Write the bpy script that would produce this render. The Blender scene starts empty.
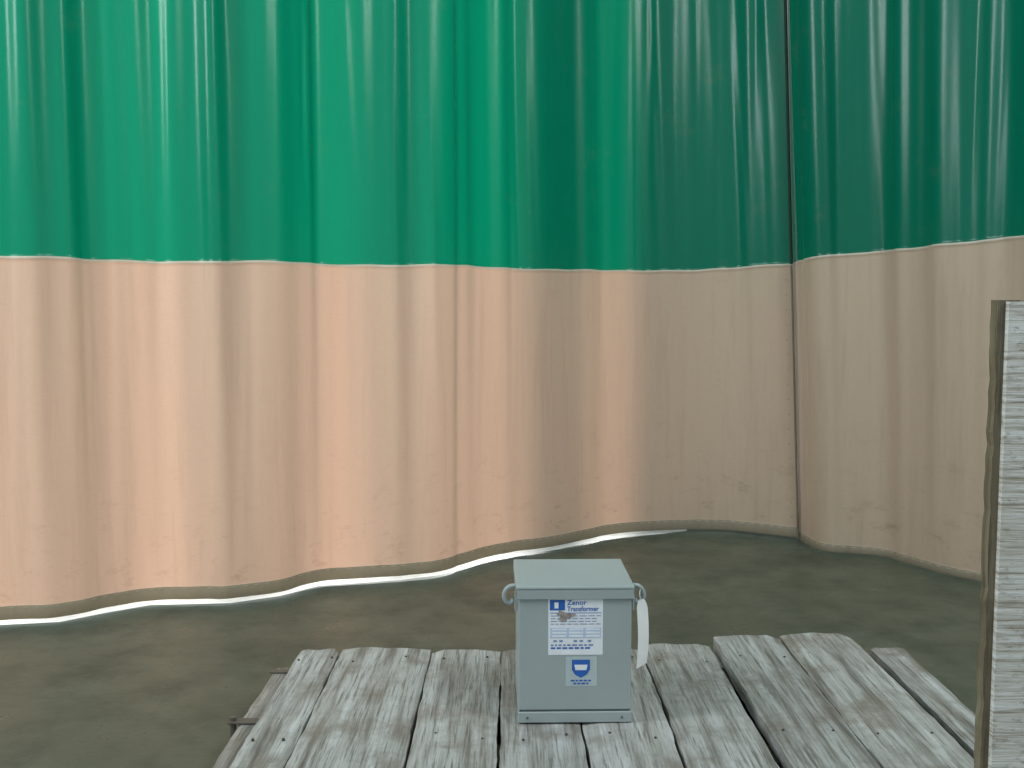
import bpy, bmesh, math, random
from mathutils import Vector, Matrix
random.seed(4)
S = bpy.context.scene
S.view_settings.view_transform = 'Standard'
S.view_settings.look = 'None'
S.view_settings.exposure = 0.0

# ---------------------------------------------------------------- helpers
def link(o, parent=None):
    S.collection.objects.link(o)
    if parent: o.parent = parent
    return o

def empty(name):
    e = bpy.data.objects.new(name, None); e.empty_display_size = .1
    return link(e)

def mesh_obj(name, bm, mats, parent=None, smooth=False):
    me = bpy.data.meshes.new(name)
    bm.normal_update(); bm.to_mesh(me); bm.free()
    for m in (mats if isinstance(mats, (list, tuple)) else [mats]): me.materials.append(m)
    if smooth:
        for p in me.polygons: p.use_smooth = True
    return link(bpy.data.objects.new(name, me), parent)

def box(name, x0, x1, y0, y1, z0, z1, mat, parent=None, bevel=0.0, seg=2):
    bm = bmesh.new()
    bmesh.ops.create_cube(bm, size=1)
    for v in bm.verts:
        v.co = Vector((x0 if v.co.x < 0 else x1, y0 if v.co.y < 0 else y1, z0 if v.co.z < 0 else z1))
    if bevel: bmesh.ops.bevel(bm, geom=bm.edges[:], offset=bevel, segments=seg, affect='EDGES', profile=.5)
    return mesh_obj(name, bm, mat, parent)

def prism(name, outline, z0, z1, mat, parent=None):
    bm = bmesh.new()
    top = [bm.verts.new((x, y, z1)) for x, y in outline]; bot = [bm.verts.new((x, y, z0)) for x, y in outline]
    n = len(outline)
    bm.faces.new(top); bm.faces.new(bot[::-1])
    for i in range(n): bm.faces.new((top[i], bot[i], bot[(i+1) % n], top[(i+1) % n]))
    bmesh.ops.recalc_face_normals(bm, faces=bm.faces)
    return mesh_obj(name, bm, mat, parent)

def tube(name, pts, r, mat, parent=None):
    cu = bpy.data.curves.new(name, 'CURVE'); cu.dimensions = '3D'
    cu.bevel_depth = r; cu.bevel_resolution = 3; cu.use_fill_caps = True
    sp = cu.splines.new('BEZIER'); sp.bezier_points.add(len(pts)-1)
    for b, p in zip(sp.bezier_points, pts):
        b.co = p; b.handle_left_type = b.handle_right_type = 'AUTO'
    cu.materials.append(mat)
    return link(bpy.data.objects.new(name, cu), parent)

class NT:
    def __init__(s, name):
        s.m = bpy.data.materials.new(name); s.m.use_nodes = True
        s.t = s.m.node_tree; s.n = s.t.nodes; s.n.clear()
        s.out = s.n.new('ShaderNodeOutputMaterial')
    def node(s, typ, ins=None, **kw):
        n = s.n.new(typ)
        for k, v in kw.items(): setattr(n, k, v)
        for k, v in (ins or {}).items():
            if isinstance(v, bpy.types.NodeSocket): s.t.links.new(v, n.inputs[k])
            else: n.inputs[k].default_value = v
        return n
    def coords(s, scale=(1,1,1), kind='Object'):
        c = s.node('ShaderNodeTexCoord')
        return s.node('ShaderNodeMapping', {'Vector': c.outputs[kind], 'Scale': scale}).outputs[0]
    def noise(s, vec, scale, detail=4, rough=.6):
        return s.node('ShaderNodeTexNoise', {'Vector': vec, 'Scale': scale, 'Detail': detail, 'Roughness': rough}).outputs['Fac']
    def ramp(s, fac, stops):
        r = s.node('ShaderNodeValToRGB', {'Fac': fac}); el = r.color_ramp.elements
        while len(el) < len(stops): el.new(.5)
        for e, (p, c) in zip(el, stops):
            e.position = p; e.color = (c, c, c, 1) if not isinstance(c, tuple) else (*c, 1)
        return r.outputs[0]
    def mix(s, a, b, fac, blend='MIX'):
        n = s.node('ShaderNodeMix', data_type='RGBA', blend_type=blend)
        for i, v in ((0, fac), (6, a), (7, b)):
            if isinstance(v, bpy.types.NodeSocket): s.t.links.new(v, n.inputs[i])
            else: n.inputs[i].default_value = (*v, 1) if isinstance(v, tuple) else v
        return n.outputs[2]
    def math(s, op, a, b=0.):
        return s.node('ShaderNodeMath', {0: a, 1: b}, operation=op).outputs[0]
    def bump(s, h, strength, dist=.002):
        return s.node('ShaderNodeBump', {'Height': h, 'Strength': strength, 'Distance': dist}).outputs[0]
    def surf(s, sock): s.t.links.new(sock, s.out.inputs['Surface']); return s.m

def pbr(name, col, rough=.5, metal=0., nscale=20, var=.12, bump=.1):
    t = NT(name); v = t.coords()
    n = t.noise(v, nscale)
    a = tuple(c*(1-var) for c in col); b = tuple(min(1, c*(1+var)) for c in col)
    c = t.ramp(n, [(.3, a), (.7, b)])
    p = t.node('ShaderNodeBsdfPrincipled', {'Base Color': c, 'Roughness': rough, 'Metallic': metal, 'Normal': t.bump(n, bump, .001)})
    return t.surf(p.outputs[0])

def curtain_mat(name, front, back, transl, gloss=.06, grough=.3, blend=.15):
    t = NT(name); v = t.coords()
    weave = t.noise(t.coords((1, 1, 14)), 60, 2)
    dirt = t.noise(t.coords((1, 1, 1)), 5, 6, .7)
    scuff = t.noise(t.coords((1, 1, 1.8)), 11, 7, .75)
    drip = t.noise(t.coords((9, 9, .6)), 3, 5, .7)
    z = t.node('ShaderNodeSeparateXYZ', {'Vector': v}).outputs['Z']
    low = t.node('ShaderNodeMapRange', {'Value': z, 'From Min': .05, 'From Max': .55, 'To Min': 1., 'To Max': 0.}).outputs[0]
    f = t.mix(front, (.22, .18, .12), t.ramp(dirt, [(.60, 0.), (.8, .35)]))
    f = t.mix(f, tuple(c*.75 for c in front), t.ramp(drip, [(.52, 0.), (.68, .6)]))
    sc = t.math('MULTIPLY', t.ramp(scuff, [(.55, 0.), (.70, .8)]), low)
    f = t.mix(f, (.16, .13, .09), sc)
    f = t.mix(f, tuple(c*.86 for c in front), t.ramp(weave, [(.4, 0.), (.65, .6)]))
    nrm = t.bump(weave, .2, .001)
    d = t.node('ShaderNodeBsdfDiffuse', {'Color': f, 'Normal': nrm})
    tr = t.node('ShaderNodeBsdfTranslucent', {'Color': (*back, 1)})
    g = t.node('ShaderNodeBsdfGlossy', {'Color': (1, 1, 1, 1), 'Roughness': grough, 'Normal': nrm})
    m1 = t.node('ShaderNodeMixShader', {0: transl, 1: d.outputs[0], 2: tr.outputs[0]})
    fr = t.node('ShaderNodeLayerWeight', {'Blend': blend})
    k = t.math('ADD', fr.outputs['Fresnel'], gloss)
    m2 = t.node('ShaderNodeMixShader', {0: k, 1: m1.outputs[0], 2: g.outputs[0]})
    return t.surf(m2.outputs[0])

# ---------------------------------------------------------------- materials
M_green = curtain_mat('green_vinyl', (.002, .130, .085), (.0, .42, .205), .30, .013, .25)
M_tan = curtain_mat('tan_vinyl', (.53, .43, .32), (.93, .54, .38), .26, .006, .45)
M_hem = curtain_mat('hem_vinyl', (.27, .235, .17), (.5, .38, .22), .10, .006, .45)
M_welt = curtain_mat('welt_vinyl', (.56, .52, .42), (.8, .6, .4), .15, .01, .4)
M_edge = pbr('edge_binding', (.012, .035, .027), .85)
M_edge_t = pbr('edge_binding_tan', (.20, .16, .115), .85)
M_eye = pbr('stitching', (.36, .29, .21), .6)
M_thread = pbr('hem_stitching', (.50, .44, .33), .7)

def floor_mat(name, c1, c2, c3, r0, r1):
    t = NT(name); v = t.coords()
    big = t.noise(v, 1.3, 6, .62); mid = t.noise(v, 5, 8, .7); fine = t.noise(v, 90, 3, .7)
    st = t.noise(v, 2.6, 7, .68)
    c = t.ramp(big, [(.3, c1), (.52, c2), (.75, c3)])
    c = t.mix(c, tuple(x*.6 for x in c1), t.ramp(mid, [(.48, 0.), (.68, .55)]))
    c = t.mix(c, tuple(x*1.25 for x in c3), t.ramp(st, [(.52, 0.), (.68, .4)]))
    c = t.mix(c, tuple(x*1.6 for x in c3), t.ramp(fine, [(.6, 0.), (.75, .6)]))
    r = t.ramp(mid, [(.35, r0), (.7, r1)])
    p = t.node('ShaderNodeBsdfPrincipled', {'Base Color': c, 'Roughness': r, 'Normal': t.bump(fine, .25, .002)})
    return t.surf(p.outputs[0])
M_floor = floor_mat('stained_concrete', (.052, .066, .046), (.066, .085, .058), (.084, .106, .076), .26, .5)
M_apron = floor_mat('sunlit_pale_concrete', (.74, .74, .70), (.80, .80, .76), (.5, .5, .48), .7, .9)  # bright sunlight under the hem is put into this pale colour
M_blocker = pbr('blocker_paint', (.42, .42, .38), .8)

def wood_mat(name, dark, mid, light, axis=1, bumpd=.004):
    t = NT(name)
    oi = t.node('ShaderNodeObjectInfo')
    c0 = t.node('ShaderNodeTexCoord')
    big = t.node('ShaderNodeVectorMath', {0: oi.outputs['Random'], 1: (37., 19., 53.)}, operation='MULTIPLY').outputs[0]
    off = t.node('ShaderNodeVectorMath', {0: c0.outputs['Object'], 1: big}, operation='ADD').outputs[0]
    def mp(s): return t.node('ShaderNodeMapping', {'Vector': off, 'Scale': s}).outputs[0]
    sc = [14., 14., 14.]; sc[axis] = .9
    sf = [60., 60., 60.]; sf[axis] = 2.5
    grain = t.noise(mp(tuple(sc)), 2.4, 8, .65)
    fine = t.noise(mp(tuple(sf)), 2.5, 4, .7)
    blot = t.noise(mp((3, 3, 3)), 2.4, 7, .7)
    c = t.ramp(grain, [(.3, dark), (.46, mid), (.66, light)])
    c = t.mix(c, dark, t.ramp(fine, [(.50, 0.), (.66, .85)]))
    c = t.mix(c, tuple(x*y for x, y in zip(mid, (.50, .43, .36))), t.ramp(blot, [(.48, 0.), (.68, .8)]))
    tint = t.ramp(oi.outputs['Random'], [(0., .82), (1., 1.12)])
    c = t.mix(c, tint, 1.0, 'MULTIPLY')
    h = t.math('ADD', grain, fine)
    p = t.node('ShaderNodeBsdfPrincipled', {'Base Color': c, 'Roughness': .52, 'Normal': t.bump(h, .7, bumpd)})
    return t.surf(p.outputs[0])
M_plank = wood_mat('weathered_plank', (.11, .10, .085), (.33, .325, .30), (.53, .54, .525))
M_beam = wood_mat('weathered_beam', (.06, .05, .04), (.15, .13, .10), (.24, .21, .17), 0)
M_rail = wood_mat('weathered_rail', (.10, .09, .075), (.24, .225, .20), (.38, .36, .33), 1)
M_pedge = wood_mat('raw_board_edge', (.09, .07, .04), (.22, .18, .11), (.33, .28, .19), 2)
M_nail = pbr('rusty_nail', (.07, .06, .05), .7, .3)
M_steel = pbr('rusty_steel', (.14, .12, .10), .55, .3)
M_box = pbr('grey_enamel', (.345, .395, .395), .36, 0., 6, .04, .02)
M_lid = pbr('grey_enamel_lid', (.34, .39, .385), .33, 0., 6, .04, .02)
M_gap = pbr('seam_shadow_enamel', (.09, .11, .11), .6)
M_paper = pbr('label_paper', (.80, .83, .86), .5, 0., 60, .05, .02)
M_paper2 = pbr('sticker_film', (.46, .53, .54), .3, 0., 60, .05, .02)
M_blue = pbr('label_blue', (.02, .12, .45), .5, 0., 60, .05, .0)
M_ink = pbr('label_ink', (.20, .28, .45), .5, 0., 60, .05, .0)
M_lav = pbr('label_panel', (.50, .60, .78), .5, 0., 60, .05, .0)
M_stain = pbr('label_scuff', (.30, .26, .24), .7, 0., 120, .5, .0)
M_tag = pbr('tag_paper', (.88, .88, .86), .6, 0., 40, .03, .02)

t = NT('whitewashed_board')
a = t.noise(t.coords((6, 6, 150)), 1.6, 5, .7)
b = t.noise(t.coords((25, 25, 60)), 2.0, 4, .7)
c_ = t.noise(t.coords((2, 2, 2)), 2.0, 4, .6)
col = t.ramp(a, [(.36, (.36, .32, .25)), (.47, (.64, .61, .54)), (.60, (.82, .81, .77))])
col = t.mix(col, (.28, .23, .16), t.ramp(b, [(.54, 0.), (.68, .75)]))
col = t.mix(col, (.48, .43, .34), t.ramp(c_, [(.48, 0.), (.68, .6)]))
p = t.node('ShaderNodeBsdfPrincipled', {'Base Color': col, 'Roughness': .75, 'Normal': t.bump(a, .6, .003)})
M_pface = t.surf(p.outputs[0])

# ---------------------------------------------------------------- curtain lines
PL = [(-3.6, 2.62, 1.10), (-2.6, 2.74, 1.10), (-1.95, 2.86, 1.10), (-1.541, 2.943, 1.10), (-1.374, 2.972, 1.098), (-1.261, 3.071, 1.096),
      (-1.162, 3.144, 1.096), (-.911, 3.165, 1.096), (-.768, 3.244, 1.096), (-.665, 3.36, 1.095), (-.392, 3.437, 1.096),
      (-.257, 3.502, 1.097), (-.046, 3.742, 1.097), (.189, 3.883, 1.096), (.405, 4.07, 1.096), (.622, 4.143, 1.102),
      (.878, 4.16, 1.106), (1.163, 4.017, 1.123)]
PR = [(1.176, 4.04, 1.125), (1.224, 3.84, 1.140), (1.406, 3.757, 1.160), (1.514, 3.556, 1.168), (1.633, 3.387, 1.175),
      (1.712, 3.278, 1.184), (2.1, 2.8, 1.2), (2.7, 2.2, 1.2), (3.3, 1.7, 1.2)]

# ---------------------------------------------------------------- floor + unseen sun blocker
YB = 6.2
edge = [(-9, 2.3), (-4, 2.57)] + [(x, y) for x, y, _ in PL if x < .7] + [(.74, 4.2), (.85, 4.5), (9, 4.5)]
prism('floor', [(9, -4), (9, 4.5)] + edge[::-1][1:] + [(-9, -4)], -.1, 0, M_floor)
prism('sunlit_apron', edge + [(9, 16), (-9, 16)], -.1, 0, M_apron)  # outside apron, coloured pale so the hem gap glows white
wb = empty('sun_blocker')  # unseen wall with opening, added to limit where sun backlights the curtain
HO = 5.3
box('blocker_pier_right', .60, 7, YB, YB+.2, 0, 8, M_blocker, wb)
box('blocker_pier_left', -9, -3.9, YB, YB+.2, 0, 8, M_blocker, wb)
box('blocker_header', -3.9, .60, YB, YB+.2, HO, 8, M_blocker, wb)
for i, (x, w) in enumerate(((-3.05, .12), (-2.35, .18), (-1.62, .08), (-1.18, .12), (-.70, .16), (-.20, .14), (.33, .29))):
    box('shade_bar_%d' % (i+1), x-w/2, x+w/2, YB+.02, YB+.16, 0, HO, M_blocker, wb)  # unseen bars added to cast soft vertical shade on the curtain

# ---------------------------------------------------------------- curtains
def catmull(P, ds=.007):
    out = []
    for i in range(len(P)-1):
        p0 = P[max(i-1, 0)]; p1 = P[i]; p2 = P[i+1]; p3 = P[min(i+2, len(P)-1)]
        L = math.dist(p1[:2], p2[:2]); n = max(2, int(L/ds))
        for k in range(n):
            t = k/n
            out.append([.5*((2*p1[j])+(-p0[j]+p2[j])*t+(2*p0[j]-5*p1[j]+4*p2[j]-p3[j])*t*t+(-p0[j]+3*p1[j]-3*p2[j]+p3[j])*t**3) for j in range(3)])
    out.append(list(P[-1])); return out

def make_curtain(name, P, gap, lean, seed, amp, hemz, top=3.4):
    rnd = random.Random(seed)
    pts = catmull(P)
    comp = [(rnd.uniform(13, 17), rnd.uniform(0, 6), .9), (rnd.uniform(22, 28), rnd.uniform(0, 6), .75),
            (rnd.uniform(36, 44), rnd.uniform(0, 6), .55), (rnd.uniform(60, 75), rnd.uniform(0, 6), .24)]
    pm = [(rnd.uniform(2, 4), rnd.uniform(0, 6)) for _ in comp]
    s = 0; S_ = []
    for i, p in enumerate(pts):
        if i: s += math.dist(p[:2], pts[i-1][:2])
        S_.append(s)
    creases = [(rnd.uniform(0, s), rnd.uniform(.2, 3.0), rnd.uniform(.3, .9), rnd.uniform(-.05, .05), rnd.uniform(.010, .022), rnd.choice((-1, 1))*rnd.uniform(.002, .0055)) for _ in range(int(s*18))]
    nrm = []
    W = 11
    for i in range(len(pts)):
        a = pts[max(0, i-W)]; b = pts[min(len(pts)-1, i+W)]
        tx, ty = b[0]-a[0], b[1]-a[1]; l = math.hypot(tx, ty) or 1
        nrm.append((ty/l, -tx/l))
    def fold(s, z, near):
        v = 0
        for (w, ph, a), (w2, p2) in zip(comp, pm):
            v += a*math.sin(w*s + ph + .9*math.sin(w2*s+p2) + .18*math.sin(1.3*z+ph)*z)
        v = v*(.65+.35*math.sin(1.7*s+seed))
        v = math.tanh(v*.9)
        A = amp*(.2 + .8*min(1, max(0, z)/1.6))
        r = A*v
        for s0, z0, h, k, w, a in near:
            q = (s-s0-k*(z-z0))/w; u = (z-z0)/h
            if abs(q) < 3 and abs(u) < 2.5: r += a*math.exp(-q*q-u*u)
        return r
    bm = bmesh.new(); rows = []
    def zlist(zs):
        g = gap
        L = [(g, 0, 0), (g+.004, .002, 0), (g+hemz-.003, .002, 0), (g+hemz, 0, 1), (g+hemz+.006, 0, 1)]
        n = 12
        for k in range(1, n): L.append((g+hemz+.006+(zs-.02-g-hemz-.006)*k/n, 0, 1))
        L += [(zs-.016, 0, 1), (zs-.007, 0, 1), (zs-.005, .002, 2), (zs+.001, .002, 2), (zs+.003, 0, 3), (zs+.013, 0, 3), (zs+.03, 0, 3)]
        n = 20
        for k in range(1, n+1): L.append((zs+.03+(top-zs-.03)*k/n, 0, 3))
        return L
    mats = None
    for i, p in enumerate(pts):
        L = zlist(p[2]+.0025*math.sin(9*S_[i])+.0012*math.sin(31*S_[i])); mats = [q[2] for q in L]
        col = []
        near = [c for c in creases if abs(c[0]-S_[i]) < .18]
        for z, off, _ in L:
            d = fold(S_[i], z, near)+off
            col.append(bm.verts.new((p[0]+nrm[i][0]*d + lean(p[0])*z, p[1]+nrm[i][1]*d, z)))
        rows.append(col)
    for a, b in zip(rows, rows[1:]):
        for j in range(len(a)-1):
            f = bm.faces.new((a[j], b[j], b[j+1], a[j+1])); f.material_index = mats[j]
    # short raised thread stitches along the hem
    sb = bmesh.new()
    for i in range(3, len(pts)-4, 5):
        n = nrm[i]; z = gap+hemz-.006
        q = []
        for ii, zz in ((i, z), (i+2, z), (i+2, z+.0022), (i, z+.0022)):
            v = rows[ii][2].co
            q.append(sb.verts.new((v.x+n[0]*.0012, v.y+n[1]*.0012, zz)))
        sb.faces.new(q)
    par = empty(name)
    first = [v.co.copy() for v in rows[0]]; last = [v.co.copy() for v in rows[-1]]
    mesh_obj('fabric', bm, [M_hem, M_tan, M_welt, M_green], par, True)
    mesh_obj('hem_stitching', sb, M_thread, par)
    return par, first, last

leanL = lambda x: -.045*max(0, min(1, (x+.2)/1.3))
leanR = lambda x: -.045*max(0, min(1, (2.2-x)/1.0))
cl, f0, l0 = make_curtain('industrial_curtain', PL, .015, leanL, 3, .027, .042)
cr, f1, l1 = make_curtain('industrial_curtain.001', PR, .003, leanR, 8, .027, .03)
lo = [p for p in l0 if p.z < 1.12]; hi = [p for p in l0 if p.z >= 1.12]
tube('edge_binding_lower', [p+Vector((.004, -.002, 0)) for p in lo[::3]], .004, M_edge_t, cl)
tube('edge_binding_upper', [p+Vector((.004, -.002, 0)) for p in hi[::2]], .006, M_edge, cl)
bm = bmesh.new()
for z in [0.10+.06*i for i in range(17)]:
    a = min(l0, key=lambda q: abs(q.z-z))
    bmesh.ops.create_cone(bm, cap_ends=True, segments=10, radius1=.0028, radius2=.002, depth=.002,
        matrix=Matrix.Translation((a.x-.022, a.y-.003, z)) @ Matrix.Rotation(math.pi/2, 4, 'X'))
mesh_obj('edge_stitching', bm, M_eye, cl)
tube('hanging_rail', [Vector((p[0]+leanL(p[0])*3.4, p[1], 3.41)) for p in PL], .022, M_steel, cl)
tube('hanging_rail_2', [Vector((p[0]+leanR(p[0])*3.4, p[1], 3.41)) for p in PR], .022, M_steel, cr)

# ---------------------------------------------------------------- pallet
pal = empty('wooden_pallet')
ZT = .13; TH = .034
def plank(name, x0, x1, y0, y1, zt, th, mat, sk=0, seed=0):
    rnd = random.Random(seed)
    bm = bmesh.new(); ny = 36; nx = 6
    e0 = [rnd.uniform(-.012, .012) for _ in range(nx+1)]; e1 = [rnd.uniform(-.007, .005) for _ in range(nx+1)]
    if rnd.random() < .5: e1[0] -= rnd.uniform(.005, .018)
    else: e1[-1] -= rnd.uniform(.005, .018)
    ph = rnd.uniform(0, 6); cup = rnd.uniform(-.003, .003)
    top = []; bot = []
    for j in range(ny+1):
        t = j/ny; tr = []; br = []
        for i in range(nx+1):
            s = i/nx
            wob = .0012*math.sin(9*t+ph)+.0009*math.sin(31*t+ph*2)+rnd.uniform(-.0014, .0014)
            x = x0+(x1-x0)*s + sk*t + (wob if i in (0, nx) else 0)*(1 if i else -1)
            y = y0+(y1-y0)*t + e0[i]*(1-t)**4+e1[i]*t**4
            z = zt + cup*(1-(2*s-1)**2) + .0012*math.sin(5*t+ph) - (.003 if i in (0, nx) else 0)
            tr.append(bm.verts.new((x, y, z))); br.append(bm.verts.new((x, y, zt-th)))
        top.append(tr); bot.append(br)
    for j in range(ny):
        for i in range(nx):
            bm.faces.new((top[j][i], top[j][i+1], top[j+1][i+1], top[j+1][i]))
            bm.faces.new((bot[j][i], bot[j+1][i], bot[j+1][i+1], bot[j][i+1]))
        bm.faces.new((top[j][0], top[j+1][0], bot[j+1][0], bot[j][0]))
        bm.faces.new((top[j][nx], bot[j][nx], bot[j+1][nx], top[j+1][nx]))
    for i in range(nx):
        bm.faces.new((top[0][i], bot[0][i], bot[0][i+1], top[0][i+1]))
        bm.faces.new((top[ny][i], top[ny][i+1], bot[ny][i+1], bot[ny][i]))
    return mesh_obj(name, bm, mat, pal)
PK = [(-.511, -.414, 2.36), (-.410, -.197, 2.370), (-.192, -.028, 2.356), (-.023, .138, 2.362), (.142, .312, 2.37), (.317, .482, 2.395),
      (.500, .660, 2.43), (.664, .842, 2.44)]
for i, (a, b, y) in enumerate(PK):
    plank('plank_%d' % (i+1), a, b, 1.32, y, ZT+(.010 if i > 5 else 0), TH, M_plank, 0, i+10)
for i, y in enumerate((1.38, 1.83, 2.25)):
    box('stringer_%d' % (i+1), -.50, .84, y, y+.08, .02, ZT-TH+.001, M_beam, pal, .004)
    box('skid_board_%d' % (i+1), -.59, .99, y-.01, y+.09, 0, .02, M_beam, pal, .002)
plank('side_rail_1', .890, .972, 1.36, 2.46, .100, .08, M_plank, .012, 41)
plank('side_rail_2', -.575, -.528, 1.36, 2.37, .080, .06, M_rail, -.0, 42)
bm = bmesh.new()
for a, b, y in PK:
    for yy in (1.87, 2.29):
        for s in (.22, .78):
            x = a+(b-a)*s+random.uniform(-.012, .012); y2 = yy+random.uniform(-.02, .02)
            zz = ZT+(.010 if a > .49 else 0)
            bmesh.ops.create_cone(bm, cap_ends=True, segments=10, radius1=.0028, radius2=.0025, depth=.005, matrix=Matrix.Translation((x, y2, zz)))
mesh_obj('nails', bm, M_nail, pal)
box('strap_plate', -.600, -.530, 2.04, 2.065, .0805, .0845, M_steel, pal, .001)
tube('strap_bolt', [Vector((-.590, 2.052, .03)), Vector((-.590, 2.052, .092))], .007, M_steel, pal)
box('corner_strap', -.580, -.512, 2.330, 2.350, .081, .085, M_steel, pal, .001)

# ---------------------------------------------------------------- transformer enclosure
tb = empty('electrical_transformer_box')
bx0, bx1, by0, by1 = .0, .2245, 0., .205
zt = .277
def B(n, *a, m=M_box, bv=.002): return box(n, *a, m, tb, bv)
B('body', bx0, bx1, .002, by1, .0, zt-.012)
B('front_panel', bx0+.001, bx1-.001, -.0015, .006, .026, zt-.022, bv=.0015)
B('base_flange', bx0-.001, bx1+.001, -.004, .010, .0005, .022, bv=.0015)
B('panel_gap', bx0+.002, bx1-.002, .0, .004, .020, .028, m=M_gap, bv=0)
B('lid', bx0-.005, bx1+.005, -.006, by1+.004, zt-.010, zt, m=M_lid, bv=.003)
B('lid_lip_front', bx0-.005, bx1+.005, -.006, -.003, zt-.026, zt-.004, m=M_box, bv=.001)
B('lid_lip_left', bx0-.005, bx0-.002, -.006, by1+.004, zt-.022, zt-.004, m=M_box, bv=.001)
B('lid_lip_right', bx1+.002, bx1+.005, -.006, by1+.004, zt-.022, zt-.004, m=M_box, bv=.001)
def scr(x, z, r=.003, y=-.004):
    bm = bmesh.new()
    bmesh.ops.create_cone(bm, cap_ends=True, segments=14, radius1=r, radius2=r*.8, depth=.003, matrix=Matrix.Translation((x, y, z)) @ Matrix.Rotation(math.pi/2, 4, 'X'))
    mesh_obj('screw', bm, M_gap, tb)
scr(.018, .011, .0028); scr(.206, .011, .0028)
for sgn, x in ((-1, bx0-.003), (1, bx1+.003)):
    tube('mounting_ear', [Vector((x, .03, zt-.008)), Vector((x+sgn*.014, .03, zt-.010)), Vector((x+sgn*.024, .03, zt-.022)),
         Vector((x+sgn*.023, .03, zt-.036)), Vector((x+sgn*.012, .03, zt-.043)), Vector((x+sgn*.006, .03, zt-.036))], .0045, M_box, tb)
    box('ear_plate', min(x, x+sgn*.004), max(x, x+sgn*.004), .015, .05, zt-.055, zt-.024, M_box, tb, .001)
bm = bmesh.new(); prev = None
N = 16
for k in range(N+1):
    t = k/N
    z = zt-.034-.135*t
    yy = .020-.012*math.sin(t*2.2)
    w = .0115 if t > .1 else .006+.055*t
    cx = bx1+.0225+.004*math.sin(t*2.6)-.002*t
    row = [bm.verts.new((cx-w, yy, z-.004*t)), bm.verts.new((cx+w*.9, yy+.006*t, z+.006*t))]
    if prev: bm.faces.new((prev[0], prev[1], row[1], row[0]))
    prev = row
o = mesh_obj('hanging_tag', bm, M_tag, tb, False)
md = o.modifiers.new('s', 'SOLIDIFY'); md.thickness = .0006
tube('tag_string', [Vector((bx1+.021, .03, zt-.014)), Vector((bx1+.018, .018, zt-.026)), Vector((bx1+.022, .02, zt-.038))], .0008, M_tag, tb)

YF = -.0016
def flat(n, x0, x1, z0, z1, m, lv=1):
    return box(n, x0, x1, YF-.0003*lv, YF-.0003*(lv-1)+.0001, z0, z1, m, tb)
def text(body, x, z, size, m, lv=2, sx=1.0, align='LEFT'):
    cu = bpy.data.curves.new('print', 'FONT'); cu.body = body; cu.size = size; cu.extrude = .00008; cu.align_x = align
    cu.materials.append(m); cu.offset = size*.016
    o = bpy.data.objects.new('print', cu); link(o, tb)
    o.location = (x, YF-.0003*lv, z); o.rotation_euler = (math.pi/2, 0, 0); o.scale = (sx, 1, 1)
    return o
lx0, lx1, lz0, lz1 = .059, .167, .138, .252
flat('label_sheet', lx0, lx1, lz0, lz1, M_paper, 1)
flat('label_header_mark', lx0+.003, lx0+.033, lz1-.024, lz1-.003, M_blue, 2)
flat('label_header_mark_b', lx0+.012, lx0+.020, lz1-.020, lz1-.008, M_paper, 3)
text('Zenor', lx0+.037, lz1-.013, .0135, M_blue, 2, 1.1)
text('Transformer', lx0+.037, lz1-.0255, .0135, M_blue, 2, .90)
flat('label_rule', lx0+.003, lx1-.003, lz1-.0300, lz1-.0288, M_blue, 2)
rn = random.Random(2)
z = lz1-.036
for k in range(4):
    x = lx0+.005
    while x < lx1-.010:
        w = rn.uniform(.006, .016); w = min(w, lx1-.004-x)
        flat('fine_print', x, x+w, z, z+.0016, M_ink, 2); x += w+.003
    z -= .0055
flat('label_panel', lx0+.004, lx1-.004, z-.022, z-.001, M_lav, 2)
for k in range(3):
    for q in range(3):
        x = lx0+.008+q*.033
        flat('panel_field', x, x+.028, z-.0065-k*.0066, z-.0030-k*.0066, M_paper, 3)
zz = z-.030
for x in (lx0+.010, lx0+.022, lx0+.050, lx0+.062, lx0+.078):
    flat('approval_mark', x, x+.007, zz, zz+.004, M_ink, 2)
for k in range(2):
    x = lx0+.005
    while x < lx0+.085:
        w = rn.uniform(.004, .010); flat('fine_print', x, x+w, zz-.008-k*.006, zz-.0045-k*.006, M_ink if k == 0 else M_blue, 2); x += w+.003
bm = bmesh.new(); vs = []
for k in range(18):
    a = k/18*math.tau; r = .012*(1+.35*math.sin(3*a+1)+.2*math.sin(7*a))
    vs.append(bm.verts.new((.092+r*1.3*math.cos(a), YF-.0013, .217+r*.75*math.sin(a))))
bm.faces.new(vs[::-1]); o = mesh_obj('label_scuff', bm, M_stain, tb)
flat('sticker_film', .094, .156, .074, .134, M_paper2, 1)
def poly(n, pts, m, lv):
    bm = bmesh.new(); vs = [bm.verts.new((x, YF-.0003*lv, z)) for x, z in pts]; bm.faces.new(vs)
    mesh_obj(n, bm, m, tb)
cx, cz = .124, .110
poly('sticker_mark', [(cx-.018, cz+.018), (cx-.018, cz-.002), (cx-.012, cz-.012), (cx, cz-.019), (cx+.012, cz-.012), (cx+.018, cz-.002), (cx+.018, cz+.018)], M_blue, 2)
poly('sticker_mark_bar', [(cx-.013, cz+.008), (cx-.011, cz-.003), (cx+.011, cz-.003), (cx+.013, cz+.008)], M_paper, 3)
for k, w in enumerate((.020, .015)):
    x = cx-w
    while x < cx+w-.003:
        ww = rn.uniform(.004, .008); flat('fine_print', x, min(x+ww, cx+w), .084-k*.0060, .0872-k*.0060, M_blue, 2); x += ww+.002
tb.location = (.0125, 1.93, ZT+.002); tb.rotation_euler = (0, 0, math.radians(1.2))

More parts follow.
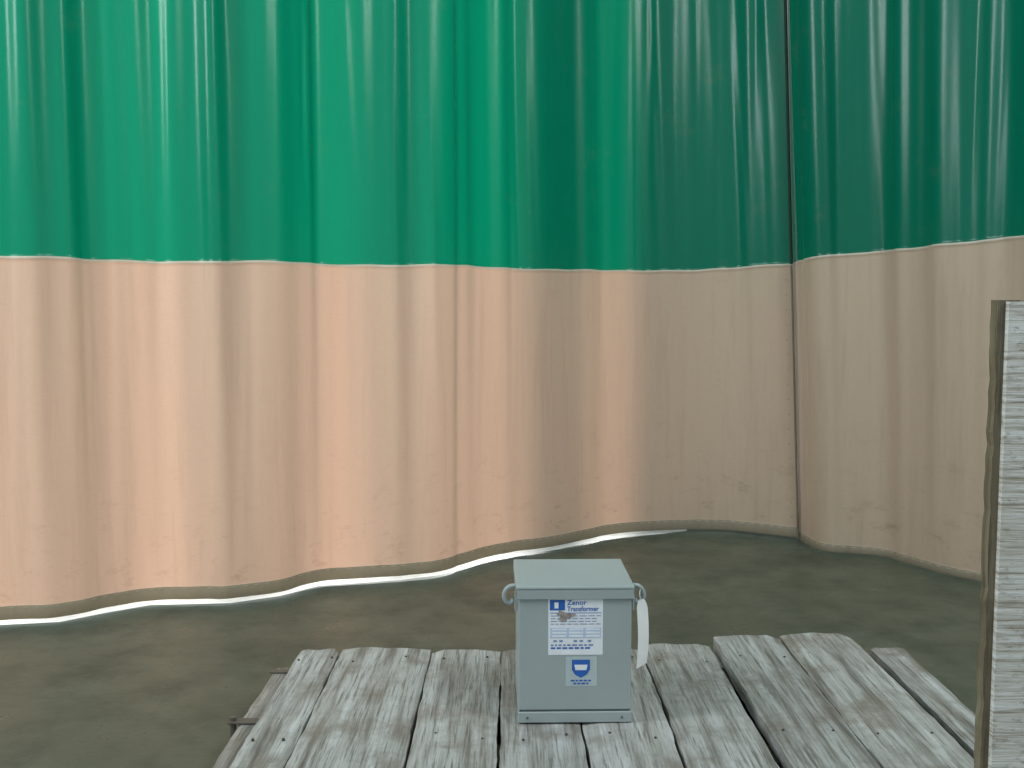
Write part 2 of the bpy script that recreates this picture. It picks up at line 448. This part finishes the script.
# ---------------------------------------------------------------- board panel at right
pn = empty('upright_crate_panel')
px = .584
box('face_board', px+.009, 1.19, 1.196, 1.2045, .0, .964, M_pface, pn)
bm = bmesh.new()
n = 60; prev = None
for k in range(n+1):
    z = .966*k/n; j = random.uniform(-.0014, .0014)
    row = [bm.verts.new((px+j, 1.2046, z)), bm.verts.new((px+j, 1.222, z)), bm.verts.new((px+.025, 1.222, z)), bm.verts.new((px+.025, 1.2046, z))]
    if prev:
        for i in range(4): bm.faces.new((prev[i], row[i], row[(i+1) % 4], prev[(i+1) % 4]))
    else: bm.faces.new(row[::-1])
    prev = row
bm.faces.new(prev)
bmesh.ops.recalc_face_normals(bm, faces=bm.faces)
mesh_obj('frame_post', bm, M_pedge, pn)
box('frame_post_2', 1.165, 1.19, 1.2046, 1.222, 0, .966, M_pedge, pn)
box('frame_rail_top', px+.025, 1.165, 1.2046, 1.222, .93, .966, M_pedge, pn)
box('frame_rail_bottom', px+.025, 1.165, 1.2046, 1.222, 0, .04, M_pedge, pn)
box('foot_block', .66, 1.1, 1.0, 1.196, 0, .04, M_pedge, pn)

# ---------------------------------------------------------------- light
w = bpy.data.worlds.new('World'); S.world = w; w.use_nodes = True
bg = w.node_tree.nodes['Background']; bg.inputs[0].default_value = (.82, .94, 1.0, 1); bg.inputs[1].default_value = .62

def sun(name, d, e, col, ang=2):
    l = bpy.data.lights.new(name, 'SUN'); l.energy = e; l.color = col; l.angle = math.radians(ang)
    o = link(bpy.data.objects.new(name, l)); o.rotation_euler = Vector(d).to_track_quat('-Z', 'Y').to_euler(); return o
sun('sun', (-.06, -1, -.62), 5.2, (1, .97, .94), 5)
def area(name, loc, tgt, e, sx, sy, col):
    l = bpy.data.lights.new(name, 'AREA'); l.shape = 'RECTANGLE'; l.size = sx; l.size_y = sy; l.energy = e; l.color = col
    o = link(bpy.data.objects.new(name, l)); o.location = loc
    o.rotation_euler = (Vector(tgt)-Vector(loc)).to_track_quat('-Z', 'Y').to_euler(); return o
area('high_window_light', (-3.3, 1.2, 3.1), (1.6, 3.0, 1.6), 100, .8, 1.8, (.88, .96, 1))
area('roof_light', (2.2, .6, 3.6), (1.2, 3.0, 1.6), 70, .7, 1.4, (.90, .97, 1))

# ---------------------------------------------------------------- camera
c = bpy.data.cameras.new('camera'); c.lens = 35.156; c.sensor_width = 36; c.clip_start = .05
co = link(bpy.data.objects.new('camera', c)); co.location = (0, 0, .96)
co.rotation_euler = (math.radians(90-4.517), 0, 0)
S.camera = co
